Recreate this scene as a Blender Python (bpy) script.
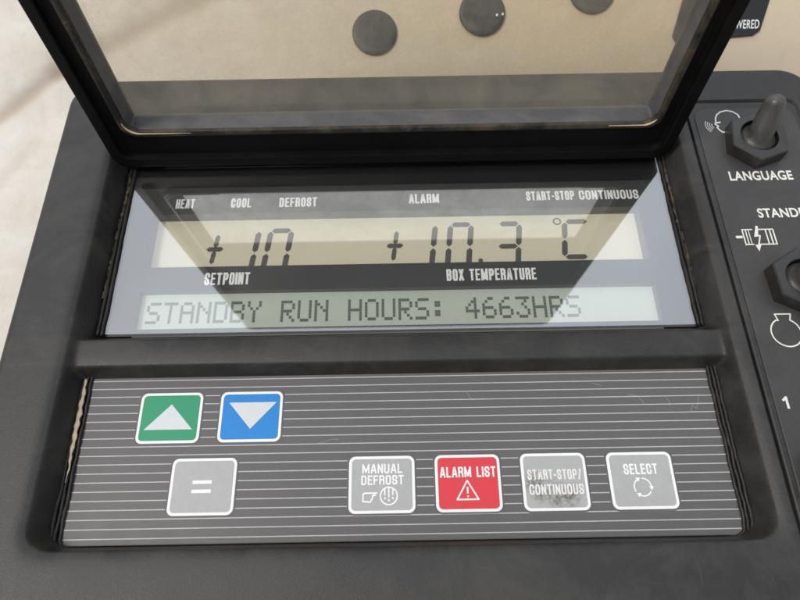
import bpy, math, random
import numpy as np
from mathutils import Vector
random.seed(7); rng = np.random.default_rng(7)
for o in list(bpy.data.objects): bpy.data.objects.remove(o)
scn = bpy.context.scene; col = scn.collection
U = 0.01                                   # everything below is measured in centimetres
# ------------------------------------------------------------------ camera
F, AL, DIST, ROLL = 610.0, math.radians(65.1), 21.2, math.radians(1.0)
ax = Vector((0, math.cos(AL), -math.sin(AL))); upv = Vector((0, math.sin(AL), math.cos(AL))); rt = Vector((1, 0, 0))
rr = rt*math.cos(ROLL) - upv*math.sin(ROLL); uu = upv*math.cos(ROLL) + rt*math.sin(ROLL)
CAM = -ax*DIST
cd = bpy.data.cameras.new('camera'); cam = bpy.data.objects.new('camera', cd); col.objects.link(cam)
from mathutils import Matrix
cam.matrix_world = Matrix(((rr.x, uu.x, -ax.x, CAM.x*U), (rr.y, uu.y, -ax.y, CAM.y*U), (rr.z, uu.z, -ax.z, CAM.z*U), (0, 0, 0, 1)))
cd.sensor_width = 36; cd.lens = F/800*36; cd.clip_start = 0.005; cd.clip_end = 100
cd.dof.use_dof = True; cd.dof.focus_distance = 0.205; cd.dof.aperture_fstop = 18
scn.camera = cam
# ------------------------------------------------------------------ daylight
SUN_EL, SUN_AZ = math.radians(60), math.radians(-104)     # azimuth measured from +y towards +x
w = bpy.data.worlds.new("World"); scn.world = w; w.use_nodes = True
nt = w.node_tree; nt.nodes.clear()
sky = nt.nodes.new('ShaderNodeTexSky'); sky.sky_type = 'NISHITA'; sky.sun_disc = False
sky.sun_elevation = SUN_EL; sky.sun_rotation = SUN_AZ; sky.air_density = 1.0; sky.dust_density = 5
tc = nt.nodes.new('ShaderNodeTexCoord'); nz = nt.nodes.new('ShaderNodeTexNoise'); nz.inputs['Scale'].default_value = 1.3; nz.inputs['Detail'].default_value = 5
rp = nt.nodes.new('ShaderNodeValToRGB'); rp.color_ramp.elements[0].position = .38; rp.color_ramp.elements[1].position = .68
rp.color_ramp.elements[0].color = (.6, .6, .6, 1); rp.color_ramp.elements[1].color = (.95, .95, .95, 1)
mx = nt.nodes.new('ShaderNodeMix'); mx.data_type = 'RGBA'; mx.inputs[7].default_value = (11.5, 11.8, 12.4, 1)
bg = nt.nodes.new('ShaderNodeBackground'); bg.inputs['Strength'].default_value = 0.12
wo = nt.nodes.new('ShaderNodeOutputWorld')
L = nt.links.new
L(tc.outputs['Generated'], nz.inputs['Vector']); L(nz.outputs['Fac'], rp.inputs['Fac']); L(rp.outputs['Color'], mx.inputs[0])
geo = nt.nodes.new('ShaderNodeVectorMath'); geo.operation = 'DOT_PRODUCT'; L(tc.outputs['Generated'], geo.inputs[0]); geo.inputs[1].default_value = (0, .5, .866)
lob = nt.nodes.new('ShaderNodeMapRange'); lob.interpolation_type = 'SMOOTHSTEP'; lob.inputs[1].default_value = .68; lob.inputs[2].default_value = .96; lob.inputs[3].default_value = .36; lob.inputs[4].default_value = 1.35; L(geo.outputs['Value'], lob.inputs[0])
lobe_col = nt.nodes.new('ShaderNodeVectorMath'); lobe_col.operation = 'SCALE'; lobe_col.inputs[0].default_value = (11.9, 12.7, 13.8); L(lob.outputs[0], lobe_col.inputs['Scale']); L(lobe_col.outputs[0], mx.inputs[7])   # unseen bright patch added high ahead, shaped to brighten the window's reflections
L(sky.outputs[0], mx.inputs[6]); L(mx.outputs[2], bg.inputs['Color']); L(bg.outputs[0], wo.inputs[0])
sd = bpy.data.lights.new('sun', 'SUN'); sd.energy = 1.5; sd.angle = math.radians(14); sd.color = (1, .95, .88)
so = bpy.data.objects.new('sun', sd); col.objects.link(so)
sdir = Vector((math.sin(SUN_AZ)*math.cos(SUN_EL), math.cos(SUN_AZ)*math.cos(SUN_EL), math.sin(SUN_EL)))
so.rotation_euler = sdir.to_track_quat('Z', 'Y').to_euler(); so.location = sdir*2
scn.view_settings.view_transform = 'Standard'; scn.view_settings.look = 'None'
scn.view_settings.exposure = 0.0; scn.view_settings.gamma = 1

# ------------------------------------------------------------------ materials
def mat(name): 
    m = bpy.data.materials.new(name); m.use_nodes = True
    return m, m.node_tree, m.node_tree.nodes['Principled BSDF']
def coords(nt, s=100.0, sc=(1, 1, 1)):
    t = nt.nodes.new('ShaderNodeTexCoord'); mp = nt.nodes.new('ShaderNodeMapping')
    mp.inputs['Scale'].default_value = tuple(s*k for k in sc); nt.links.new(t.outputs['Object'], mp.inputs['Vector']); return mp.outputs[0]
def noise(nt, vec, scale, detail=4, rough=.6, dist=0):
    n = nt.nodes.new('ShaderNodeTexNoise'); n.inputs['Scale'].default_value = scale; n.inputs['Detail'].default_value = detail
    n.inputs['Roughness'].default_value = rough; n.inputs['Distortion'].default_value = dist
    nt.links.new(vec, n.inputs['Vector']); return n.outputs['Fac']
def ramp(nt, fac, p0, p1, c0=0., c1=1.):
    r = nt.nodes.new('ShaderNodeMapRange'); r.clamp = True
    nt.links.new(fac, r.inputs[0]); r.inputs[1].default_value = p0; r.inputs[2].default_value = p1
    r.inputs[3].default_value = c0; r.inputs[4].default_value = c1; return r.outputs[0]
def mixc(nt, fac, a, b):
    m = nt.nodes.new('ShaderNodeMix'); m.data_type = 'RGBA'
    if isinstance(fac, float): m.inputs[0].default_value = fac
    else: nt.links.new(fac, m.inputs[0])
    for i, c in ((6, a), (7, b)):
        if isinstance(c, tuple): m.inputs[i].default_value = c+(1,)
        else: nt.links.new(c, m.inputs[i])
    return m.outputs[2]
def math_(nt, op, a, b):
    m = nt.nodes.new('ShaderNodeMath'); m.operation = op
    for i, c in enumerate((a, b)):
        if isinstance(c, (int, float)): m.inputs[i].default_value = c
        else: nt.links.new(c, m.inputs[i])
    return m.outputs[0]
def bump(nt, h, b, strength, dist=.0002):
    n = nt.nodes.new('ShaderNodeBump'); n.inputs['Strength'].default_value = strength; n.inputs['Distance'].default_value = dist
    nt.links.new(h, n.inputs['Height']); nt.links.new(n.outputs[0], b.inputs['Normal'])
def plastic(name, base, dust, rough=.5, amt=.5, grain=60, bstr=.25, spec=.4, scratches=.5):
    m, nt, b = mat(name); v = coords(nt)
    big = ramp(nt, noise(nt, v, .45, 10, .74, .5), .44, .74)
    sc2 = ramp(nt, noise(nt, coords(nt, 100, (4.5, .5, 1)), 2.6, 5, .7, 1.2), .64, .76)
    sc = ramp(nt, noise(nt, coords(nt, 100, (.5, 3.5, 1)), 2.2, 5, .7, .8), .62, .76)
    fine = ramp(nt, noise(nt, v, 22, 3, .7), .6, .8, 0, .5)
    f = math_(nt, 'MULTIPLY', math_(nt, 'ADD', math_(nt, 'ADD', big, math_(nt, 'MULTIPLY', math_(nt, 'MAXIMUM', sc, sc2), scratches)), fine), amt)
    c = mixc(nt, f, base, dust)
    nt.links.new(c, b.inputs['Base Color'])
    nt.links.new(ramp(nt, big, 0, 1, rough-.06, rough+.14), b.inputs['Roughness'])
    b.inputs['Specular IOR Level'].default_value = spec
    bump(nt, noise(nt, v, grain, 2, .5), b, bstr)
    return m
M = {}
M['housing'] = plastic('housing plastic', (.021, .0195, .0175), (.088, .083, .073), .46, .50, grain=38, bstr=.45, spec=.45, scratches=.8)
M['lid'] = plastic('lid plastic', (.0035, .0035, .0035), (.016, .014, .011), .55, .35, spec=.10)
M['lidseal'] = plastic('lid seal', (.010, .008, .006), (.21, .16, .10), .5, .5, grain=14, bstr=.6, scratches=1.1)
M['reveal'] = plastic('lid inner ledge', (.075, .075, .08), (.20, .19, .18), .55, .6)
M['plate'] = plastic('switch plate', (.044, .042, .041), (.12, .115, .105), .5, .35, grain=45)
M['nut'] = plastic('nut plastic', (.018, .017, .016), (.06, .055, .045), .40, .6, grain=30, spec=.6)
M['boot'] = plastic('boot rubber', (.035, .033, .029), (.14, .13, .11), .42, .7, grain=22, bstr=.4, spec=.6)
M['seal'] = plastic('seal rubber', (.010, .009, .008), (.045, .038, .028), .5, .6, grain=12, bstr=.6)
M['overlay'] = plastic('keypad film', (.108, .104, .102), (.16, .155, .15), .42, .3, grain=60, bstr=.12, spec=.35)
M['mask'] = plastic('display face', (.045, .048, .048), (.08, .08, .075), .5, .25, grain=60, bstr=.05)
def flat(name, c, rough=.45, spec=.4, var=.06):
    m, nt, b = mat(name); v = coords(nt)
    f = noise(nt, v, 3.0, 5, .65)
    nt.links.new(mixc(nt, f, tuple(k*(1-var) for k in c), tuple(min(1, k*(1+var)) for k in c)), b.inputs['Base Color'])
    b.inputs['Roughness'].default_value = rough; b.inputs['Specular IOR Level'].default_value = spec
    bump(nt, noise(nt, v, 50, 2, .5), b, .08)
    return m
M['white'] = flat('white print', (.86, .86, .84)); M['print'] = flat('cream print', (.74, .72, .64), var=.12)
M['line'] = flat('fine white rule', (.50, .49, .47), var=.25)
M['green'] = flat('green key', (.02, .29, .135)); M['blue'] = flat('blue key', (.008, .22, .60))
M['red'] = flat('red key', (.68, .04, .052)); M['grey'] = flat('grey key', (.40, .405, .395), var=.12); M['symgrey'] = flat('pale symbol', (.64, .66, .66))
M['worn'] = flat('worn white print', (.76, .75, .71), var=.15)
M['seg'] = flat('dark segment', (.10, .10, .09), .5, .3); M['dot'] = flat('dot matrix pixel', (.13, .155, .135), .5, .3)
M['lcd1'] = flat('warm LCD ground', (.60, .565, .44), .4, .3, .04); M['lcd2'] = flat('pale green LCD ground', (.44, .49, .42), .4, .3, .10)
for k_, e_ in (('lcd1', .12), ('lcd2', .10)):      # LCD glow added to make up for light lost under the pane
    b_ = M[k_].node_tree.nodes['Principled BSDF']; b_.inputs['Emission Color'].default_value = ((.95, .85, .60, 1) if k_ == 'lcd1' else (.80, .92, .78, 1)); b_.inputs['Emission Strength'].default_value = e_
M['lcdwall'] = flat('LCD well wall', (.16, .16, .15))
M['adhesive'] = flat('old adhesive', (.50, .41, .29), .7, .2, .4)
M['label'] = flat('black label film', (.010, .010, .010), .35, .5)
M['plug'] = plastic('dark plug', (.022, .025, .029), (.13, .125, .11), .5, .7, grain=20, scratches=1.0)
M['rust'] = flat('rust coloured grime', (.085, .068, .045), .8, .2, .6)
def stained():
    m, nt, b = mat('stained grey key'); v = coords(nt)
    base = mixc(nt, noise(nt, v, 3, 5), (.37, .375, .365), (.43, .435, .425))
    t = nt.nodes.new('ShaderNodeTexCoord')
    tot = None
    for cx, cy, r in ((-.62, -.02, .42), (-.38, -.26, .48), (-.05, -.30, .46), (.28, -.47, .48), (.5, -.36, .36), (.0, -.5, .4)):
        d = nt.nodes.new('ShaderNodeVectorMath'); d.operation = 'DISTANCE'; nt.links.new(t.outputs['Object'], d.inputs[0])
        d.inputs[1].default_value = (cx*U, cy*U, 0.0001)
        q = ramp(nt, d.outputs['Value'], .05*r*U, r*U, 1, 0)
        tot = q if tot is None else math_(nt, 'MAXIMUM', tot, q)
    n = ramp(nt, noise(nt, v, 5.5, 6, .75, .5), .40, .66)
    f = math_(nt, 'MINIMUM', math_(nt, 'MULTIPLY', math_(nt, 'MULTIPLY', tot, n), 1.7), .92)
    nt.links.new(mixc(nt, f, base, (.13, .12, .085)), b.inputs['Base Color']); b.inputs['Roughness'].default_value = .5
    return m
M['stained'] = stained()
def glass(name, ior, dirt_lo, dirt_hi, dirt_col, gl_col, graze=True, rough=.01, refl=1.0):
    m = bpy.data.materials.new(name); m.use_nodes = True; nt = m.node_tree; nt.nodes.clear(); v = coords(nt)
    out = nt.nodes.new('ShaderNodeOutputMaterial')
    tr = nt.nodes.new('ShaderNodeBsdfTransparent'); gl = nt.nodes.new('ShaderNodeBsdfGlossy'); gl.inputs['Roughness'].default_value = rough
    tr.inputs[0].default_value = gl_col+(1,)
    fr = nt.nodes.new('ShaderNodeFresnel'); fr.inputs['IOR'].default_value = ior
    gm = nt.nodes.new('ShaderNodeNewGeometry'); fm_ = nt.nodes.new('ShaderNodeMix'); nt.links.new(gm.outputs['Backfacing'], fm_.inputs[0])
    nt.links.new(math_(nt, 'MINIMUM', math_(nt, 'MULTIPLY', fr.outputs[0], refl), .95), fm_.inputs[2]); fm_.inputs[3].default_value = .05      # from inside the pane: no total reflection, the pane is thin
    a = nt.nodes.new('ShaderNodeMixShader'); nt.links.new(fm_.outputs[0], a.inputs[0]); nt.links.new(tr.outputs[0], a.inputs[1]); nt.links.new(gl.outputs[0], a.inputs[2])
    df = nt.nodes.new('ShaderNodeBsdfDiffuse'); df.inputs[0].default_value = dirt_col+(1,)
    tl = nt.nodes.new('ShaderNodeBsdfTranslucent'); tl.inputs[0].default_value = dirt_col+(1,)
    ad = nt.nodes.new('ShaderNodeMixShader'); ad.inputs[0].default_value = .45
    nt.links.new(df.outputs[0], ad.inputs[1]); nt.links.new(tl.outputs[0], ad.inputs[2])
    big = ramp(nt, noise(nt, v, .5, 6, .65, .6), .35, .7)
    fine = ramp(nt, noise(nt, v, 9, 7, .8), .50, .72)
    wv = noise(nt, coords(nt, 100, (3, .25, 3)), 3.2, 4, .7, 1.5); scr = ramp(nt, wv, .66, .70)
    wv2 = noise(nt, coords(nt, 100, (.3, 2.6, 2.6)), 3.6, 5, .7, 2.5); scr = math_(nt, 'MAXIMUM', scr, ramp(nt, wv2, .66, .70))
    vo = nt.nodes.new('ShaderNodeTexVoronoi'); vo.inputs['Scale'].default_value = 5.5; nt.links.new(v, vo.inputs['Vector'])
    spots = math_(nt, 'MULTIPLY', ramp(nt, vo.outputs['Distance'], .10, .04), ramp(nt, noise(nt, v, 1.1, 3), .50, .62))
    scr = math_(nt, 'MAXIMUM', scr, math_(nt, 'MULTIPLY', spots, 2.2))
    lo = ramp(nt, math_(nt, 'ADD', math_(nt, 'MULTIPLY', big, .5), math_(nt, 'ADD', math_(nt, 'MULTIPLY', fine, .55), math_(nt, 'MULTIPLY', scr, .4))), 0, 1, dirt_lo, dirt_hi)
    if graze:      # a film of dust covers more of the view the more slantwise one looks through it
        lw = nt.nodes.new('ShaderNodeLayerWeight'); lw.inputs[0].default_value = .5
        lo = math_(nt, 'MINIMUM', math_(nt, 'MULTIPLY', lo, ramp(nt, lw.outputs['Facing'], 0, .95, 1, 3.2)), .95)
    b = nt.nodes.new('ShaderNodeMixShader'); nt.links.new(lo, b.inputs[0]); nt.links.new(a.outputs[0], b.inputs[1]); nt.links.new(ad.outputs[0], b.inputs[2])
    nt.links.new(b.outputs[0], out.inputs[0]); return m
M['lidglass'] = glass('dusty lid pane', 1.45, .03, .19, (.64, .58, .47), (.97, .95, .90), True, .12, .4)
M['winback'] = glass('display window pane, back face', 1.05, .0, .001, (.6, .6, .58), (.99, .99, .98), False, .02, .2)
M['winglass'] = glass('display window pane', 1.9, .004, .02, (.6, .6, .58), (.97, .97, .96), False, .03, 2.6)
def body_mat():
    m, nt, b = mat('cream painted body'); v = coords(nt)
    big = ramp(nt, noise(nt, v, .07, 5, .6, .5), .35, .65)
    mott = ramp(nt, noise(nt, v, .7, 7, .72, .4), .38, .68)
    speck = ramp(nt, noise(nt, v, 5, 5, .7), .60, .72)
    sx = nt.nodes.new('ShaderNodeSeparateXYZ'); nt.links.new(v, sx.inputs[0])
    sidelight = ramp(nt, math_(nt, 'ADD', sx.outputs[0], math_(nt, 'MULTIPLY', big, 6.0)), -12, 10)  # brighter lit left side painted into the colour, yellower towards the right
    c = mixc(nt, sidelight, (.67, .635, .575), (.59, .49, .35)); c = mixc(nt, math_(nt, 'MULTIPLY', mott, .38), c, (.48, .39, .28))
    c = mixc(nt, math_(nt, 'MULTIPLY', speck, .3), c, (.42, .36, .28))
    gm = nt.nodes.new('ShaderNodeAttribute'); gm.attribute_name = 'grime'
    c = mixc(nt, math_(nt, 'MULTIPLY', gm.outputs['Fac'], .6), c, (.40, .31, .22))
    nt.links.new(c, b.inputs['Base Color']); b.inputs['Roughness'].default_value = .6; b.inputs['Specular IOR Level'].default_value = .25
    bump(nt, noise(nt, v, 2.5, 6, .7), b, .35, .0006); return m
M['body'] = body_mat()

# ------------------------------------------------------------------ builders
WL = {}
def tag(o, label=None, cat=None, group=None, kind=None):
    for k, x in (('label', label), ('category', cat), ('group', group), ('kind', kind)):
        if x: o[k] = x
    return o
def empty(name, loc, parent=None):
    o = bpy.data.objects.new(name, None); o.empty_display_size = .01; col.objects.link(o)
    base = WL[parent] if parent else Vector((0, 0, 0)); WL[o] = Vector(loc)
    o.location = (Vector(loc)-base)*U; o.parent = parent; return o
class MB:
    def __init__(s): s.v = []; s.f = []; s.m = []; s.sm = []
    def add(s, vs, fs, m=0, smooth=False):
        n = len(s.v); s.v += [tuple(p) for p in vs]
        for f in fs: s.f.append([i+n for i in f]); s.m.append(m); s.sm.append(smooth)
    def loft(s, loops, m=0, smooth=True, cap0=False, cap1=True, mats=None):
        k = len(loops[0]); vs = [p for l in loops for p in l]; n = len(s.v); s.v += [tuple(p) for p in vs]
        for j in range(len(loops)-1):
            for i in range(k):
                s.f.append([n+j*k+i, n+j*k+(i+1) % k, n+(j+1)*k+(i+1) % k, n+(j+1)*k+i]); s.m.append(mats[j] if mats else m); s.sm.append(smooth)
        if cap1: s.f.append([n+(len(loops)-1)*k+i for i in range(k)]); s.m.append(mats[-1] if mats else m); s.sm.append(False)
        if cap0: s.f.append([n+i for i in range(k)][::-1]); s.m.append(m); s.sm.append(False)
    def slab(s, x0, x1, y0, y1, r, z0, z1, bev=.02, m=0, top=None):
        L = [rrect(x0, x1, y0, y1, r, z0), rrect(x0, x1, y0, y1, r, z1-bev), rrect(x0+bev*.3, x1-bev*.3, y0+bev*.3, y1-bev*.3, r, z1-bev*.3), rrect(x0+bev, x1-bev, y0+bev, y1-bev, max(r-bev, .001), z1)]
        s.loft(L, m, False)
        if top is not None: s.m[-1] = top
    def build(s, name, mats, parent=None, loc=None, bevel=None, shift=None):
        V = np.array(s.v, float)
        if shift is not None: V = V+np.array(shift)
        if loc is None: mn, mxx = V.min(0), V.max(0); loc = ((mn[0]+mxx[0])/2, (mn[1]+mxx[1])/2, mn[2])
        loc = Vector(loc); me = bpy.data.meshes.new(name); me.from_pydata(((V-np.array(loc))*U).tolist(), [], s.f)
        for k in (mats if isinstance(mats, (list, tuple)) else [mats]): me.materials.append(M[k])
        me.polygons.foreach_set('material_index', s.m); me.polygons.foreach_set('use_smooth', s.sm); me.update()
        o = bpy.data.objects.new(name, me); col.objects.link(o); WL[o] = loc
        base = WL[parent] if parent else Vector((0, 0, 0)); o.parent = parent; o.location = (loc-base)*U
        if bevel:
            b = o.modifiers.new('bevel', 'BEVEL'); b.width = bevel*U; b.segments = 3; b.limit_method = 'ANGLE'; b.angle_limit = math.radians(35)
        return o
def rrect(x0, x1, y0, y1, r, z, n=8):
    r = min(r, (x1-x0)/2-1e-4, (y1-y0)/2-1e-4); P = []
    for cx, cy, a0 in ((x1-r, y1-r, 0), (x0+r, y1-r, 90), (x0+r, y0+r, 180), (x1-r, y0+r, 270)):
        for k in range(n+1):
            t = math.radians(a0+90*k/n); P.append((cx+r*math.cos(t), cy+r*math.sin(t), z))
    return P
def tube(mb, pts, rad, m=0, n=10, closed=False, flatz=1.0):
    loops = []
    K = len(pts)
    for i in range(K):
        a = Vector(pts[(i-1) % K] if closed or i else pts[0]); c = Vector(pts[(i+1) % K] if closed or i < K-1 else pts[-1])
        d = (c-a).normalized(); s = d.cross(Vector((0, 0, 1))).normalized(); u = s.cross(d)
        R = rad[i] if isinstance(rad, (list, tuple)) else rad
        loops.append([Vector(pts[i])+s*R*math.cos(2*math.pi*k/n)+u*R*flatz*math.sin(2*math.pi*k/n) for k in range(n)])
    if closed: loops.append(loops[0])
    mb.loft(loops, m, True, cap0=not closed, cap1=not closed)
def strip(mb, pts, wd, z, m=0, closed=False, h=.006):
    """printed line of constant width, one short bar per stretch, each a hair above the last"""
    P = [Vector((p[0], p[1])) for p in pts]
    if closed: P.append(P[0])
    for i in range(len(P)-1):
        d = P[i+1]-P[i]
        if d.length < 1e-6: continue
        d.normalize(); s = Vector((-d.y, d.x))*wd/2; e = d*wd*.35
        zz = z+h+.0006*(i % 7)
        q = [P[i]-e-s, P[i+1]+e-s, P[i+1]+e+s, P[i]-e+s]
        mb.add([(k.x, k.y, zz) for k in q], [(0, 1, 2, 3)], m)
def stroke(mb, pts, wd, z, m=0, h=.006):
    """one clean mitred band along an open or closed centre line; very sharp turns start a new band"""
    P = [Vector(p) for p in pts]; closed = (P[0]-P[-1]).length < 1e-6
    runs = [[P[0]]]
    for i in range(1, len(P)):
        runs[-1].append(P[i])
        if i < len(P)-1 and (P[i]-P[i-1]).normalized().dot((P[i+1]-P[i]).normalized()) < .05: runs.append([P[i]]); 
    if len(runs) > 1: closed = False
    for q, r in enumerate(runs):
        if len(r) < 2: continue
        r = list(r); n = len(r)
        if not closed:
            r[0] = r[0]-(r[1]-r[0]).normalized()*wd*.47; r[-1] = r[-1]+(r[-1]-r[-2]).normalized()*wd*.47
        Lp, Rp = [], []
        for i in range(n):
            a = (r[i]-r[i-1]).normalized() if i else ((r[-1]-r[-2]).normalized() if closed else (r[1]-r[0]).normalized())
            b = (r[i+1]-r[i]).normalized() if i < n-1 else ((r[1]-r[0]).normalized() if closed else a)
            t = (a+b).normalized(); nrm = Vector((-t.y, t.x)); k = min(1.25, 1/max(.3, nrm.dot(Vector((-a.y, a.x)))))
            Lp.append(r[i]+nrm*wd/2*k); Rp.append(r[i]-nrm*wd/2*k)
        zz = z+h+.0008*q
        vs = [(p.x, p.y, zz) for p in Lp]+[(p.x, p.y, zz) for p in Rp]
        mb.add(vs, [(i+n, i+1+n, i+1, i) for i in range(n-1)], m)
def arc(cx, cy, r, a0, a1, n=20, ry=None):
    return [(cx+r*math.cos(math.radians(a0+(a1-a0)*k/n)), cy+(ry or r)*math.sin(math.radians(a0+(a1-a0)*k/n))) for k in range(n+1)]
G = {  # condensed grotesque, centre lines in a unit box
 'A': [[(0, 0), (.4, 1), (.6, 1), (1, 0)], [(.17, .27), (.83, .27)]],
 'B': [[(0, 0), (0, 1), (.75, 1), (1, .87), (1, .65), (.8, .53), (0, .53)], [(.8, .53), (1, .4), (1, .14), (.75, 0), (0, 0)]],
 'C': [[(1, .68), (1, .86), (.78, 1), (.22, 1), (0, .86), (0, .14), (.22, 0), (.78, 0), (1, .14), (1, .32)]],
 'D': [[(0, 0), (0, 1), (.72, 1), (1, .84), (1, .16), (.72, 0), (0, 0)]],
 'E': [[(1, 1), (0, 1), (0, 0), (1, 0)], [(0, .52), (.85, .52)]],
 'F': [[(1, 1), (0, 1), (0, 0)], [(0, .5), (.85, .5)]],
 'G': [[(1, .7), (1, .86), (.78, 1), (.22, 1), (0, .86), (0, .14), (.22, 0), (.78, 0), (1, .14), (1, .48), (.55, .48)]],
 'H': [[(0, 0), (0, 1)], [(1, 0), (1, 1)], [(0, .5), (1, .5)]],
 'I': [[(.5, 0), (.5, 1)]],
 'L': [[(0, 1), (0, 0), (1, 0)]],
 'M': [[(0, 0), (0, 1), (.5, .1), (1, 1), (1, 0)]],
 'N': [[(0, 0), (0, 1), (1, 0), (1, 1)]],
 'O': [[(.22, 0), (0, .14), (0, .86), (.22, 1), (.78, 1), (1, .86), (1, .14), (.78, 0), (.22, 0)]],
 'P': [[(0, 0), (0, 1), (.75, 1), (1, .86), (1, .58), (.75, .45), (0, .45)]],
 'R': [[(0, 0), (0, 1), (.75, 1), (1, .87), (1, .63), (.78, .52), (0, .52)], [(.78, .52), (1, .36), (1, 0)]],
 'S': [[(1, .72), (1, .86), (.78, 1), (.22, 1), (0, .86), (0, .66), (.2, .53), (.8, .44), (1, .33), (1, .14), (.78, 0), (.22, 0), (0, .14), (0, .28)]],
 'T': [[(0, 1), (1, 1)], [(.5, 1), (.5, 0)]],
 'U': [[(0, 1), (0, .14), (.22, 0), (.78, 0), (1, .14), (1, 1)]],
 'X': [[(0, 0), (1, 1)], [(0, 1), (1, 0)]],
 '/': [[(0, -.05), (1, 1.05)]], '-': [[(0, .42), (1, .42)]]}
GW = {'I': .30, 'M': 1.35, '-': .6, '/': .8, ' ': .7, 'T': 1.0, 'A': 1.08, 'L': .88, 'E': .9, 'F': .88}
def lettering(mb, txt, x0, x1, y0, y1, z, th=.2, m=0, slant=0.0):
    """th = stroke as share of the cap height"""
    H = y1-y0; t = th*H; n = [GW.get(c, 1) for c in txt]
    gap = .20
    tot = sum(n)+gap*(len(txt)-1); k = (x1-x0)/tot; x = x0
    for c, wdt in zip(txt, n):
        ww = wdt*k
        tt = min(t, ww*.42 if c not in 'I-/' else t)
        if c in G:   # chamfered corners become short curves
            for q, pl in enumerate(G[c]):
                pts = []
                for a, b in pl:   # centre line kept half a stroke inside the letter's box
                    px = x+tt/2+a*(ww-tt); py = y0+tt*.45+b*(H-tt*.9)
                    if c == 'I': px = x+ww/2
                    pts.append((px+slant*(py-y0), py))
                stroke(mb, pts, tt, z+.003*q, m)
        x += ww+gap*k
DM = {'S': "01111 10000 10000 01110 00001 00001 11110", 'T': "11111 00100 00100 00100 00100 00100 00100", 'A': "01110 10001 10001 11111 10001 10001 10001",
 'N': "10001 11001 10101 10011 10001 10001 10001", 'D': "11110 10001 10001 10001 10001 10001 11110", 'B': "11110 10001 10001 11110 10001 10001 11110",
 'Y': "10001 10001 01010 00100 00100 00100 00100", 'R': "11110 10001 10001 11110 10100 10010 10001", 'U': "10001 10001 10001 10001 10001 10001 01110",
 'H': "10001 10001 10001 11111 10001 10001 10001", 'O': "01110 10001 10001 10001 10001 10001 01110", ':': "00000 01100 01100 00000 01100 01100 00000",
 '4': "00010 00110 01010 10010 11111 00010 00010", '6': "00110 01000 10000 11110 10001 10001 01110", '3': "11111 00010 00100 00010 00001 10001 01110"}
def bfont(txt, x0, x1, y0, y1, z, name, parent, matn, bold=.02, shear=0, h=.006):
    cu = bpy.data.curves.new(name, 'FONT'); cu.body = txt; cu.size = 1; cu.offset = bold; cu.shear = shear; cu.resolution_u = 6; cu.space_character = 1.06
    t = bpy.data.objects.new('tmp', cu); col.objects.link(t); bpy.context.view_layer.update()
    me = bpy.data.meshes.new_from_object(t.evaluated_get(bpy.context.evaluated_depsgraph_get())); bpy.data.objects.remove(t)
    V = np.array([v.co[:] for v in me.vertices]); mn = V.min(0); mx_ = V.max(0)
    W = mx_-mn; mb = MB()
    vs = [(x0+(p[0]-mn[0])/W[0]*(x1-x0), y0+(p[1]-mn[1])/W[1]*(y1-y0), z+h) for p in V]
    mb.add(vs, [list(p.vertices) for p in me.polygons]); return mb.build(name, matn, parent)

# ------------------------------------------------------------------ the setting: cream body surface with a soft crease
def seg_d(X, Y, a, b):
    dx, dy = b[0]-a[0], b[1]-a[1]; T = np.clip(((X-a[0])*dx+(Y-a[1])*dy)/(dx*dx+dy*dy), 0, 1)
    return np.hypot(X-a[0]-T*dx, Y-a[1]-T*dy)
def side(X, Y, a, b): return ((b[0]-a[0])*(Y-a[1])-(b[1]-a[1])*(X-a[0]))/math.hypot(b[0]-a[0], b[1]-a[1])
def grid_mesh(xs, ys, zfun):
    X, Y = np.meshgrid(xs, ys); Z = zfun(X, Y); return X, Y, Z
xs = np.concatenate([np.linspace(-120, -32, 12), np.arange(-31, 31, .15), np.linspace(32, 120, 12)]); ys = np.concatenate([np.linspace(-120, -14, 12), np.arange(-13, 45, .15), np.linspace(46, 160, 14)])
SLK = .5
def zb(X, Y):
    z = np.full(X.shape, -1.5)
    for a, b, dep, wd in (((-25, 4.0), (-14.66, 11.63), .14, .26), ((-14.66, 11.63), (4, 19.2), .14, .40), ((-21, -4), (-15.5, 8.5), .03, .4)):
        d = seg_d(X, Y, a, b); z = z-dep*np.exp(-(d/wd)**2); s = side(X, Y, a, b)
        z = z+dep*.8*np.exp(-((s-1.3)/1.3)**2)*np.exp(-(np.maximum(d-2, 0)/2)**2)
    z = z-.03+.04*np.sin(X*.31+.6*np.sin(Y*.23))*np.cos(Y*.27)
    return np.minimum(z, -1.25)+SLK*np.log1p(np.exp((Y-9.8)*2.5))/2.5      # the body rises away behind the panel
X, Y, Z = grid_mesh(xs, ys, zb); ny, nx = X.shape
mb = MB(); I = np.arange(nx*ny).reshape(ny, nx)
mb.v = np.stack([X, Y, Z], -1).reshape(-1, 3).tolist(); mb.f = np.stack([I[:-1, :-1], I[:-1, 1:], I[1:, 1:], I[1:, :-1]], -1).reshape(-1, 4).tolist()
mb.m = [0]*len(mb.f); mb.sm = [True]*len(mb.f)
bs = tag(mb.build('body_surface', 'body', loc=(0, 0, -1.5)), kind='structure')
gd = sum(k*np.exp(-(seg_d(X, Y, a, b)/q)**2) for a, b, q, k in (((-25, 4.0), (-14.66, 11.63), .32, 1.0), ((-14.66, 11.63), (4, 19.2), .45, .6), ((-21, -4), (-15.5, 8.5), .3, .3))).ravel()
at_ = bs.data.attributes.new('grime', 'FLOAT', 'POINT'); at_.data.foreach_set('value', gd.astype(np.float32))   # dirt caught in the creases
SC = 1/math.hypot(1, SLK)
def onslope(x, y, h): return (x, y-h*SLK*SC, -1.5+SLK*(y-9.8)+h*SC)
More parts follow.
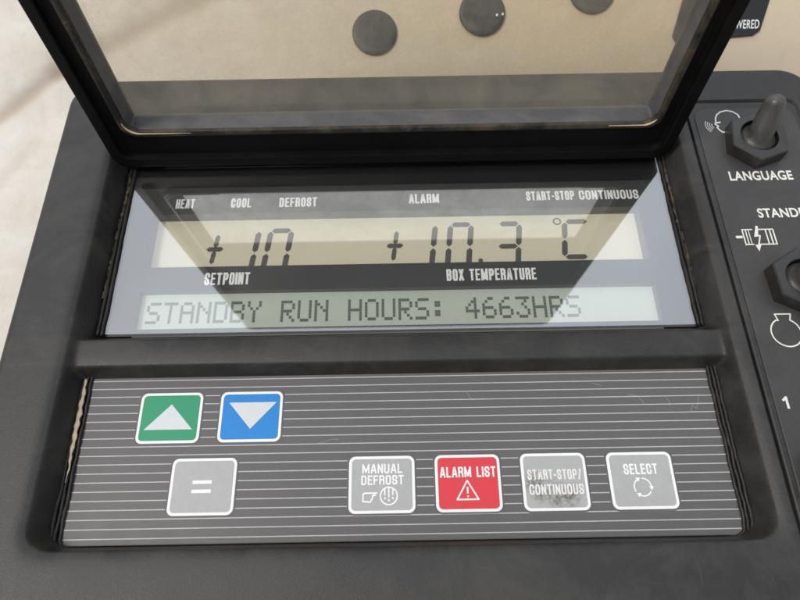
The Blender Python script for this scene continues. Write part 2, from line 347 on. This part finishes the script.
for (cx, cy, r, lab) in ((-.9, 12.84, .93, 'round dark plug in the cream panel, leftmost of the three seen through the lid pane'),
                    (3.79, 13.54, .95, 'round dark plug with two pale specks, middle one of three behind the lid pane'),
                    (8.59, 14.31, .95, 'round dark plug cut by the top edge, nearest the black label')):
    mb = MB(); c = lambda r_, z_: [onslope(cx+r_*math.cos(t*math.pi/24), cy+SC*r_*math.sin(t*math.pi/24), z_+1.5) for t in range(48)]
    mb.loft([c(r+.04, -1.6), c(r+.04, -1.43), c(r, -1.40), c(r-.15, -1.39), c(r-.25, -1.395), c(.3, -1.39)], 0)
    if cx == 3.79:
        for qx, qy in ((.63, -.13), (.88, -.10)): mb.loft([[onslope(cx+qx+.05*math.cos(t), cy+qy+.05*math.sin(t), zz+1.5) for t in np.linspace(0, 5.5, 8)] for zz in (-1.42, -1.375)], 1)
    tag(mb.build('round_plug', ['plug', 'white']), lab, 'plug', 'round dark plugs in the cream panel')
lab = MB(); lab.loft([[onslope(x, y, z) for x, y in [(12.2, 12.25), (15.55, 12.47), (15.85, 12.65), (17.5, 17.2), (13.6, 17.2), (12.06, 12.5)]] for z in (-.05, .10)], 0, False)
lo = lab.build('warning_label', 'label', bevel=.02)
tag(lo, 'black label with slanted white lettering on the cream panel behind the lid', 'label')
tx = bfont('POWERED', 14.36, 15.80, 12.72, 13.06, 0, 'lettering', lo, 'white', .01, .15)
for v_ in tx.data.vertices:
    p = Vector(v_.co)/U+WL[tx]; v_.co = (Vector(onslope(p.x, p.y, .11))-WL[tx])*U

# ------------------------------------------------------------------ the controller
root = tag(empty('control_panel', (1.7, -.5, -1.5)), 'black control panel with raised clear lid, LCD window, striped keypad and toggles', 'control panel')
OX0, OX1, OY0, OY1, OR = -12.85, 16.4, -11.5, 9.5, 1.3
def sdr(X, Y, x0, x1, y0, y1, r):
    qx = np.abs(X-(x0+x1)/2)-(x1-x0)/2+r; qy = np.abs(Y-(y0+y1)/2)-(y1-y0)/2+r
    return np.hypot(np.maximum(qx, 0), np.maximum(qy, 0))+np.minimum(np.maximum(qx, qy), 0)-r
def smooth(t): t = np.clip(t, 0, 1); return t*t*(3-2*t)
def hz(X, Y):
    s = sdr(X, Y, -10.78, 10.68, -8.0, 6.9, .7)
    wl = np.where(Y < -6.5, .24+.31*smooth((np.abs(X+.05)-9.75)/.6), .55)
    z = 1.0-1.15*smooth(-s/wl)
    z = z-.10*np.exp(-np.maximum(s, 0)/.18)*(s > 0)-.1*(s <= 0)*np.clip(1+s/.5, 0, 1)          # softened rim
    rid = .62*smooth((.78-np.abs(Y+1.98)+.0)/.36)-.15*(np.abs(Y+1.98) >= .78)                     # bar between the two wells
    rid = rid-.05*((Y+1.98)/.5)**2; kk = .14; rid = rid-4*np.clip((np.abs(Y+1.98)-.70)/.10, 0, 1)
    z = np.where(np.abs(Y+1.98) < .80, np.log(np.exp(z/kk)+np.exp(rid/kk))*kk-.0*z, z)
    z = np.where((Y > -1.15) & (X > -10.2) & (X < 10.15) & (Y < 6.5), -1.2, z)
    p = sdr(X, Y, 11.06, 15.42, -11.2, 7.8, .42)
    z = np.where(p < 0, np.minimum(z, .72), z)
    z = z+.008*np.sin(X*.7+1)*np.cos(Y*.5)
    return z
g = .04
xs = np.arange(OX0, OX1+g, g); ys = np.arange(-9.9, OY1+g, g)
X, Y = np.meshgrid(xs, ys); Z = hz(X, Y); so_ = sdr(X, Y, OX0, OX1, OY0, OY1, OR); CUT = -.30
ins = so_ < CUT
fm = ins[:-1, :-1] | ins[:-1, 1:] | ins[1:, 1:] | ins[1:, :-1]
e = .01; gx = (sdr(X+e, Y, OX0, OX1, OY0, OY1, OR)-so_)/e; gy = (sdr(X, Y+e, OX0, OX1, OY0, OY1, OR)-so_)/e
mv = np.where(so_ > CUT, so_-CUT, 0); X2 = X-gx*mv; Y2 = Y-gy*mv
ny, nx = X.shape; I = np.arange(nx*ny).reshape(ny, nx)
Fq = np.stack([I[:-1, :-1], I[:-1, 1:], I[1:, 1:], I[1:, :-1]], -1)[fm]
used = np.unique(Fq); re = np.full(nx*ny, -1); re[used] = np.arange(len(used))
mb = MB(); mb.v = np.stack([X2, Y2, Z], -1).reshape(-1, 3)[used].tolist(); mb.f = re[Fq].tolist(); mb.m = [0]*len(mb.f); mb.sm = [True]*len(mb.f)
ol = []
for d, z in ((CUT-.03, .99), (CUT, .995), (-.2, .975), (-.1, .91), (-.03, .8), (0, .62), (.12, -1.7)):
    ol.append(rrect(OX0-d, OX1+d, OY0-d, OY1+d, OR+d, z, 16))
mb.loft(ol, 0, True, cap1=False)
mb.build('housing', 'housing', root)

# switch plate: raised insert with a printed film on it
sp = MB(); sp.slab(11.13, 15.36, -11.1, 7.72, .38, .7, .985, .05)
spo = sp.build('switch_insert', 'housing', root)
sp = MB(); sp.slab(11.32, 15.14, -11.0, 7.38, .5, .97, 1.03, .03); plate = sp.build('switch_plate', 'plate', root)
PZ = 1.03
bfont('LANGUAGE', 11.97, 14.25, 4.02, 4.43, PZ, 'lettering', plate, 'print', .028)
bfont('STANDBY', 12.58, 14.55, 2.44, 2.83, PZ, 'lettering', plate, 'print', .028)
ic = MB(); strip(ic, [(11.60, -4.06), (11.70, -3.98), (11.70, -4.30)], .075, PZ); ic.build('lettering', 'print', plate)
ic = MB()   # talking head
strip(ic, [(12.42, 6.02), (12.40, 6.25), (12.22, 6.22), (12.13, 6.32), (12.06, 6.44), (12.12, 6.52), (12.02, 6.60), (12.06, 6.68), (12.10, 6.9), (12.18, 7.06), (12.35, 7.2), (12.6, 7.26), (12.82, 7.2), (12.98, 7.05), (13.02, 6.85), (12.98, 6.6), (12.9, 6.45)], .055, PZ)
strip(ic, [(12.04, 6.66), (12.22, 6.70)], .07, PZ+.002)
for k, r in enumerate((.14, .22, .30, .38)): strip(ic, arc(12.02, 6.56, r, 150, 232, 8), .026, PZ)
ic.build('symbol', 'print', plate)
ic = MB()   # electric motor with a bolt
strip(ic, [(11.62, 1.68), (11.78, 1.68)], .1, PZ)
strip(ic, [(11.86, 1.36), (11.86, 1.97)], .045, PZ)
strip(ic, [(11.86, 1.97), (12.20, 1.97)], .045, PZ+.004); strip(ic, [(12.42, 1.97), (12.92, 1.97)], .045, PZ+.004)
strip(ic, [(11.86, 1.38), (12.12, 1.38)], .045, PZ+.004); strip(ic, [(12.34, 1.38), (12.92, 1.38)], .045, PZ+.004)
for xx, ww in ((11.97, .04), (12.07, .03), (12.66, .045), (12.80, .05), (12.92, .05)): strip(ic, [(xx, 1.40), (xx, 1.95)], ww, PZ)
strip(ic, [(12.38, 2.08), (12.24, 1.70), (12.42, 1.72), (12.26, 1.28)], .05, PZ+.004)
ic.add([(12.16, 1.36, PZ+.012), (12.24, 1.10, PZ+.012), (12.38, 1.38, PZ+.012)], [(0, 1, 2)])
ic.add([(12.36, 2.12, PZ+.013), (12.22, 1.66, PZ+.013), (12.36, 1.72, PZ+.013), (12.44, 2.1, PZ+.013)], [(0, 1, 2, 3)])
ic.build('symbol', 'print', plate)
ic = MB()   # engine outline
strip(ic, [(12.17, -1.44), (12.11, -1.22), (12.62, -1.22), (12.55, -1.44)]+arc(12.32, -1.86, .48, 62, -242, 26), .045, PZ, closed=True)
ic.build('symbol', 'print', plate)

# toggles
def toggle(cx, cy, rot, tilt, lab):
    t = empty('toggle_switch', (cx, cy, PZ), root)
    if lab: t['label'] = lab
    hexa = []
    R = 1.12
    def hexring(R, z, n=8):
        P = []
        for k in range(6):
            a = math.radians(rot+60*k); b = math.radians(rot+60*(k+1))
            for j in range(n): u = j/n; P.append((cx+R*((1-u)*math.cos(a)+u*math.cos(b)), cy+R*((1-u)*math.sin(a)+u*math.sin(b)), z))
        return P
    def circ(r, z, n=48): return [(cx+r*math.cos(math.radians(rot)+2*math.pi*k/n), cy+r*math.sin(math.radians(rot)+2*math.pi*k/n), z) for k in range(n)]
    mb = MB(); mb.loft([hexring(R, PZ), hexring(R, 1.53), hexring(R-.045, 1.575), circ(.70, 1.585), circ(.67, 1.57), circ(.66, 1.2)], 0, False, cap1=False)
    mb.build('hex_nut', 'nut', t)
    A = Vector((cx, cy, 1.28)); tip = Vector((cx+tilt[0], cy+tilt[1], 1.28+tilt[2])); d = (tip-A); Ln = d.length; d.normalize()
    prof = [(.0, .62), (.12, .63), (.20, .60), (.26, .52), (.34, .46), (.46, .43), (.7, .415), (1.0, .395), (1.3, .375), (1.5, .36)]
    tot = 1.5+.34; 
    for k in range(1, 8): an = math.pi/2*k/7; prof.append((1.5+.36*math.sin(an), .36*math.cos(an)+.001))
    mb = MB(); loops = []
    for h, r in prof:
        u = h/1.86; f = smooth(np.array(u*1.6)).item(); axis = Vector((0, 0, 1)).lerp(d, f).normalized()
        c = A+Vector((0, 0, h*Ln/1.86)).lerp(d*h*Ln/1.86, f)
        s = axis.cross(Vector((0, 1, 0))).normalized(); q = s.cross(axis)*-1
        loops.append([c+s*r*math.cos(2*math.pi*k/40)+q*r*math.sin(2*math.pi*k/40) for k in range(40)])
    mb.loft(loops, 0, True); mb.build('rubber_boot', 'boot', t)
    return t
toggle(13.17, 5.62, 20, (.20, .72, 1.55), 'toggle above the word LANGUAGE, tilted up')
toggle(13.17, -.17, 31, (.35, -.35, 1.5), 'toggle between the motor and engine symbols')
toggle(12.5, -6.4, 15, (.3, .6, 1.5), 'toggle below the figure 1')

# keypad film with fine white rules, gaps round the keys
KEYS = [('green', -8.42, -6.42, -4.83, -3.20, 'green'), ('blue', -5.84, -3.84, -4.83, -3.20, 'blue'), ('equals', -7.12, -5.12, -7.0, -5.31, 'grey'),
        ('manual', -1.66, .36, -7.03, -5.34, 'grey'), ('alarm', .98, 2.98, -7.03, -5.34, 'red'), ('startstop', 3.62, 5.62, -7.04, -5.34, 'stained'), ('select', 6.28, 8.28, -7.04, -5.35, 'grey')]
kp = MB(); kp.slab(-10.2, 10.04, -7.80, -2.42, .15, -.2, 0, .02)
for k in range(-1, 19):
    y = -2.77-.2692*k; th = .028
    cuts = sorted([(a-.05, b+.05) for _, a, b, c, d, _m in KEYS if c-.03 < y < d+.03]); x = -10.12
    x = -10.17
    for a, b in cuts+[(10.01, 99)]:
        if a > x: kp.add([(x, y-th/2, .003), (a, y-th/2, .003), (a, y+th/2, .003), (x, y+th/2, .003)], [(0, 1, 2, 3)], 1)
        x = b
for pts in ([(9.6, -3.55), (9.5, -3.85), (9.42, -4.0)], [(9.42, -4.0), (9.30, -3.9), (9.22, -4.1)], [(8.5, -3.62), (8.62, -3.78), (8.60, -3.9)], [(7.3, -3.5), (7.6, -3.56), (7.78, -3.8)], [(6.2, -3.1), (6.5, -3.2)], [(2.1, -3.35), (2.3, -3.62)], [(-2.6, -4.9), (-2.2, -4.78), (-2.0, -4.8)]):
    strip(kp, pts, .0065, 0, 1, h=.004)
kpo = kp.build('keypad_film', ['overlay', 'line'], root)
def key(nm, x0, x1, y0, y1, face):
    mb = MB(); mb.slab(x0-.05, x1+.05, y0-.05, y1+.05, .24, -.02, .006, .004, 2); mb.slab(x0, x1, y0, y1, .2, 0, .018, .01, 0); mb.slab(x0+.085, x1-.085, y0+.085, y1-.085, .13, .01, .024, .006, 1)
    return mb.build('key', ['white', face, 'overlay'], root, loc=((x0+x1)/2, (y0+y1)/2, 0))
KO = {}
lbl = {'green': 'green key with white up arrow', 'blue': 'blue key with white down arrow', 'equals': 'grey key with equals sign', 'manual': 'grey MANUAL DEFROST key',
       'alarm': 'red ALARM LIST key', 'startstop': 'stained grey START-STOP/CONTINUOUS key', 'select': 'grey SELECT key'}
for nm, x0, x1, y0, y1, fc in KEYS: KO[nm] = key(nm, x0, x1, y0, y1, fc); KO[nm]['label'] = lbl[nm]
KZ = .024
def sym(key_, name, fn, matn='white'): mb = MB(); fn(mb); return mb.build(name, matn, KO[key_])
def tri(mb, pts): mb.add([(x, y, KZ+.006) for x, y in pts], [(0, 1, 2)])
sym('green', 'arrow', lambda m: tri(m, [(-8.2, -4.40), (-6.66, -4.40), (-7.41, -3.58)]), 'symgrey')
sym('blue', 'arrow', lambda m: tri(m, [(-5.56, -3.56), (-4.82, -4.42), (-4.03, -3.56)]), 'symgrey')
sym('equals', 'equals_sign', lambda m: (strip(m, [(-6.40, -6.03), (-5.88, -6.03)], .10, KZ), strip(m, [(-6.40, -6.30), (-5.88, -6.30)], .10, KZ)))
sym('manual', 'lettering', lambda m: (lettering(m, 'MANUAL', -1.25, -.02, -5.86, -5.58, KZ, .17), lettering(m, 'DEFROST', -1.28, .02, -6.20, -5.92, KZ, .17)))
def fan(m):
    strip(m, arc(-.44, -6.53, .255, 0, 360, 28), .042, KZ)
    for dx in (-.12, 0, .12):
        top = .22 if dx == 0 else .18
        strip(m, [(-.44+dx, -6.52+top), (-.44+dx, -6.50 if dx else -6.56)], .045, KZ+.005)
        strip(m, [(-.44+dx, -6.58-(.06 if dx == 0 else 0)), (-.44+dx, -6.61-(.06 if dx == 0 else 0))], .05, KZ+.006)
    strip(m, [(-.80, -6.44), (-1.18, -6.44), (-1.22, -6.48), (-1.22, -6.68), (-1.0, -6.70), (-.94, -6.6), (-.92, -6.5), (-.84, -6.50)], .045, KZ)
sym('manual', 'symbol', fan)
sym('alarm', 'lettering', lambda m: lettering(m, 'ALARM LIST', 1.13, 2.84, -6.02, -5.71, KZ, .165))
sym('alarm', 'warning_triangle', lambda m: (strip(m, [(1.62, -6.67), (2.27, -6.67), (1.95, -6.12)], .045, KZ, closed=True), strip(m, [(1.95, -6.32), (1.95, -6.48)], .05, KZ+.005), strip(m, [(1.95, -6.575), (1.95, -6.59)], .05, KZ+.006)))
sym('startstop', 'lettering', lambda m: (lettering(m, 'START-STOP/', 3.80, 5.45, -6.13, -5.83, KZ, .165), lettering(m, 'CONTINUOUS', 3.82, 5.47, -6.57, -6.27, KZ, .165)), 'worn')
sym('select', 'lettering', lambda m: lettering(m, 'SELECT', 6.76, 7.80, -6.02, -5.71, KZ, .165))
def cyc(m):
    for a in (100, 220, 340):
        strip(m, arc(7.26, -6.40, .26, a-14, a-96, 10), .04, KZ)
        e = math.radians(a-100); t = math.radians(a-100-90); px, py = 7.26+.26*math.cos(e), -6.40+.26*math.sin(e)
        n = Vector((math.cos(e), math.sin(e))); d = Vector((math.cos(t), math.sin(t)))
        c = Vector((px, py)); tri(m, [c+d*.10, c-d*.02+n*.075, c-d*.02-n*.075])
sym('select', 'cycle_arrows', cyc)

# seals and grime round the keypad and the window, dark tube for shade
def wob(p0, p1, n, amp, z, seed, zamp=.02):
    r = random.Random(seed); P = []; a = b = 0
    for i in range(n+1):
        u = i/n; a = a*.7+r.uniform(-1, 1)*amp; b = b*.7+r.uniform(-1, 1)*zamp
        P.append((p0[0]+(p1[0]-p0[0])*u+a, p0[1]+(p1[1]-p0[1])*u, z+b))
    return P
sl = MB()
def lpath(off, z, seed, amp=.012):   # left side down, round the corner, along the bottom a little, up the right
    P = wob((-10.14-off, -2.45), (-10.14-off, -7.6), 40, amp, z, seed)
    P += [(-10.06-off*.8, -7.78-off*.6, z), (-9.8, -7.86-off*.8, z)] + wob((-9.2, 0), (9.3, 0), 40, 0, z, seed+1)
    P[-41:] = [(x, -7.87-off*.8+random.uniform(-.006, .006), zz) for x, y, zz in P[-41:]]
    P += [(9.75, -7.84-off*.8, z), (9.98+off*.8, -7.7-off*.6, z)] + wob((10.03+off, -7.4), (10.03+off, -2.45), 40, amp, z, seed+2)
    return P
for off, z, rad, sd_ in ((.02, .03, .06, 3), (.13, .05, .055, 13), (.24, .09, .06, 23)): tube(sl, lpath(off, z, sd_), rad, 0, 8)
sl.build('seal', 'seal', root)
shade_tube = MB(); tube(shade_tube, [(x, -2.41+random.uniform(-.006, .006), .02) for x in np.linspace(-10.15, 10.0, 50)], .075, 0, 8); shade_tube.build('seal', 'seal', root)  # black tube, no real seal: added to draw the shade line under the bar
ad = MB(); P = wob((-10.29, -2.72), (-10.25, -6.0), 34, .014, .155, 5, .008)
tube(ad, P, [max(.008, .075*math.sin(math.pi*min(1, .15+.85*i/34))*(1+.3*math.sin(i*1.7))) for i in range(35)], 0, 8, flatz=.35)
ad.build('adhesive_strip', 'adhesive', root)
for side_, xx in ((-1, -10.13), (1, 10.11)):
    for off, z, rad, s_ in ((0, .02, .07, 31), (.13, .06, .065, 41)):
        if off == 0: ws = MB()
        tube(ws, wob((xx+side_*off, 6.2), (xx+side_*off, -1.18), 46, .010, z, s_+side_, .01), rad, 0, 8)
    ws.build('seal', 'seal', root)
for side_, xx in ((-1, -10.25), (1, 10.22)):
    gr = MB(); P = wob((xx, 5.3), (xx+side_*.06, 0.2), 46, .018, .09, 60+side_, .012)
    tube(gr, P, [.055*(1+.6*math.sin(i*2.1+side_)*math.sin(i*.7)) for i in range(47)], 0, 6, flatz=.5)
    gr.build('grime_strip', 'rust', root)

# display: face plate with two openings, two LCDs, lettering, glass
FZ = -.10
ops = [(-9.15, 8.98, 1.50, 3.74, .05), (-9.16, 8.98, -.90, .53, .05)]
dp = MB()
def rect(mb, x0, x1, y0, y1, z, m=0): mb.add([(x0, y0, z), (x1, y0, z), (x1, y1, z), (x0, y1, z)], [(0, 1, 2, 3)], m)
rect(dp, -10.1, -9.16, -1.15, 6.2, FZ); rect(dp, 8.98, 10.1, -1.15, 6.2, FZ)
rect(dp, -9.15, 8.98, 3.74, 6.2, FZ); rect(dp, -10.05, 10.05, 4.92, 6.1, FZ+.004, 2); rect(dp, -9.15, 8.98, .53, 1.50, FZ); rect(dp, -9.16, 8.98, -1.15, -.90, FZ)  # black strip painted along the top for the lid rail's dark reflection
for (x0, x1, y0, y1, r), zd in zip(ops, (-.6, -.38)):
    dp.add([(x0, y0, FZ), (x1, y0, FZ), (x1, y1, FZ), (x0, y1, FZ), (x0, y0, zd), (x1, y0, zd), (x1, y1, zd), (x0, y1, zd)], [(0, 1, 5, 4), (1, 2, 6, 5), (2, 3, 7, 6), (3, 0, 4, 7)], 1)
dpo = dp.build('display_face', ['mask', 'lcdwall', 'label'], root)
for txt, a, b, c, d in (('HEAT', -8.40, -7.69, 4.0, 4.41), ('COOL', -6.32, -5.55, 4.0, 4.41), ('DEFROST', -4.49, -3.07, 3.99, 4.40), ('ALARM', .40, 1.54, 4.05, 4.46),
                        ('START-STOP', 4.84, 6.66, 4.09, 4.49), ('CONTINUOUS', 6.84, 9.09, 4.09, 4.49), ('SETPOINT', -6.94, -5.33, .76, 1.24), ('BOX TEMPERATURE', 1.67, 4.86, .76, 1.22)):
    lt = MB(); lettering(lt, txt, a, b, c, d, FZ, .18); lt.build('lettering', 'white', dpo)
LZ1, LZ2 = -.58, -.36
m1 = MB(); m1.slab(-9.3, 9.1, 1.0, 3.9, .02, LZ1-.1, LZ1, .01); l1 = m1.build('temperature_lcd', 'lcd1', root)
m2 = MB(); m2.slab(-9.3, 9.1, -1.1, .6, .02, LZ2-.1, LZ2, .01); l2 = m2.build('text_lcd', 'lcd2', root)
def segbar(mb, x, y, ln, wd, vert, sl=.12):
    h = wd/2; e = ln/2
    P = [(-e, 0), (-e+h, h), (e-h, h), (e, 0), (e-h, -h), (-e+h, -h)]
    if vert: P = [(-q, p) for p, q in P]
    mb.add([(x+p+sl*(y+q-1.6), y+q, LZ1+.008) for p, q in P], [(0, 1, 2, 3, 4, 5)])
def digit(mb, x, segs, W=.78, H=1.95, wd=.21, y0=1.42):
    gp = .03; hh = H/2
    D = {'a': (x+W/2, y0+H, 0), 'g': (x+W/2, y0+hh, 0), 'd': (x+W/2, y0, 0), 'b': (x+W, y0+hh*1.5, 1), 'c': (x+W, y0+hh*.5, 1), 'f': (x, y0+hh*1.5, 1), 'e': (x, y0+hh*.5, 1)}
    for s in segs:
        px, py, v = D[s]; segbar(mb, px, py, (hh if v else W)-gp*2, wd, v)
sg = MB(); sg2 = MB()
for sg_, cx, cy in ((sg, -6.98, 2.48), (sg2, -.26, 2.50)):
    segbar(sg_, cx, cy, .64, .20, 0); segbar(sg_, cx, cy+.35, .56, .17, 1); segbar(sg_, cx, cy-.35, .56, .17, 1)
digit(sg, -6.25, 'bc', H=1.90, y0=1.34); digit(sg, -5.02, 'abcdef', H=1.90, y0=1.34)
digit(sg2, .40, 'bc'); digit(sg2, 1.76, 'abcdef'); digit(sg2, 3.58, 'abgcd'); digit(sg2, 6.08, 'afed', W=.88, H=1.52, y0=1.90)
sg2.add([(3.0+.09*math.cos(t), 1.82+.09*math.sin(t), LZ1+.008) for t in np.linspace(0, 5.7, 10)], [list(range(10))])
strip(sg2, arc(6.01, 3.44, .13, 0, 360, 16), .06, LZ1, h=.007)
sg.build('segment_digits', 'seg', l1); sg2.build('segment_digits', 'seg', l1)
dm = MB(); x = -8.92; pw = .0985; ph = .118; yt = .22
for ch in 'STANDBY RUN HOURS: 4663HRS':
    if ch in DM:
        for r_, row in enumerate(DM[ch].split()):
            for c_, b in enumerate(row):
                if b == '1':
                    a0 = x+c_*pw; b0 = yt-r_*ph
                    dm.add([(a0, b0-ph+.006, LZ2+.006), (a0+pw-.004, b0-ph+.006, LZ2+.006), (a0+pw-.004, b0, LZ2+.006), (a0, b0, LZ2+.006)], [(0, 1, 2, 3)])
    x += .5905
dm.build('dot_matrix_text', 'dot', l2)
wg = MB(); wg.loft([rrect(-10.06, 10.06, -1.1, 6.1, .06, z_) for z_ in (-.06, 0)], 1, False, cap0=True); wg.m[-2] = 0; wg.build('window_pane', ['winglass', 'winback'], root)

# ------------------------------------------------------------------ the raised lid
TH = math.radians(85); TC, TS = math.cos(TH), math.sin(TH); HY = 5.6
def lw_(x, t, w_): return (x, HY+t*TC+w_*TS, t*TS-w_*TC)
LX0, LX1, T0, T1 = -10.72, 10.32, .30, 20.5
def lring(i, w_, r, extra):   # i = inset from the outer edge; extra = additional inset of the hinge rail and the far rail
    P = rrect(LX0+i, LX1-i, T0+i+extra, T1-i-extra*17.7, r, 0, 10); return [lw_(p[0], p[1], w_) for p in P]
ld = MB()
ld.loft([lring(0, .9, .5, 0), lring(0, .06, .5, 0), lring(.03, .01, .5, 0), lring(.10, 0, .45, 0), lring(.38, 0, .4, .05), lring(.42, .03, .4, .05), lring(.44, .20, .4, .05), lring(.50, .22, .4, .05),
         lring(.90, .22, .5, .60), lring(.95, .26, .5, .62)], 0, False, cap1=False)
lid = ld.build('lid', 'lid', root)
lv = MB()
lv.loft([lring(1.06, .26, .30, .62), lring(1.08, .28, .14, .62), lring(1.16, .86, .06, .62), lring(1.16, .95, .06, .62), lring(0.0, .95, .5, .0), lring(0, .89, .5, 0)], 0, False, cap1=False)
lv.build('lid_ledge', 'reveal', lid)
ls = MB()
ls.loft([lring(.80, .26, .5, .62), lring(.83, .15, .5, .62), lring(.90, .12, .5, .62), lring(.98, .14, .5, .62), lring(1.03, .15, .48, .62), lring(1.06, .20, .46, .62), lring(1.07, .30, .44, .62)], 0, True, cap1=False)
ls.build('lid_seal', 'lidseal' if 'lidseal' in M else 'seal', lid)
for a_, b_ in ((20, 34), (31, 43)):
    ring = lring(1.0, .115, .5, .62); P = [Vector(ring[k]) for k in range(a_, b_)]
    if a_ == 20: P = P[2:]+[P[-1].lerp(Vector(ring[33]), .0)]; P = P[:11]; P.append(P[-1]+Vector((.9, 0, 0))); P.append(P[-1]+Vector((.9, 0, 0)))
    else: P = [P[2]-Vector((1.2, 0, 0))]+P[2:-2]
    st = MB(); tube(st, P, [.012+.028*math.sin(math.pi*k/(len(P)-1)) for k in range(len(P))], 0, 8); st.build('adhesive_streak', 'adhesive', lid)
lg = MB(); lp = [lring(1.14, .80, .06, .62), lring(1.14, .88, .06, .62)]; lg.loft(lp, 0, False, cap0=True)
lg.build('lid_pane', 'lidglass', lid)
hg = MB(); tube(hg, [(-9.8, 6.25, .25), (9.4, 6.25, .25)], .28, 0, 16); hg.build('hinge_barrel', 'lid', root)
scn.render.resolution_x = 1024; scn.render.resolution_y = 768
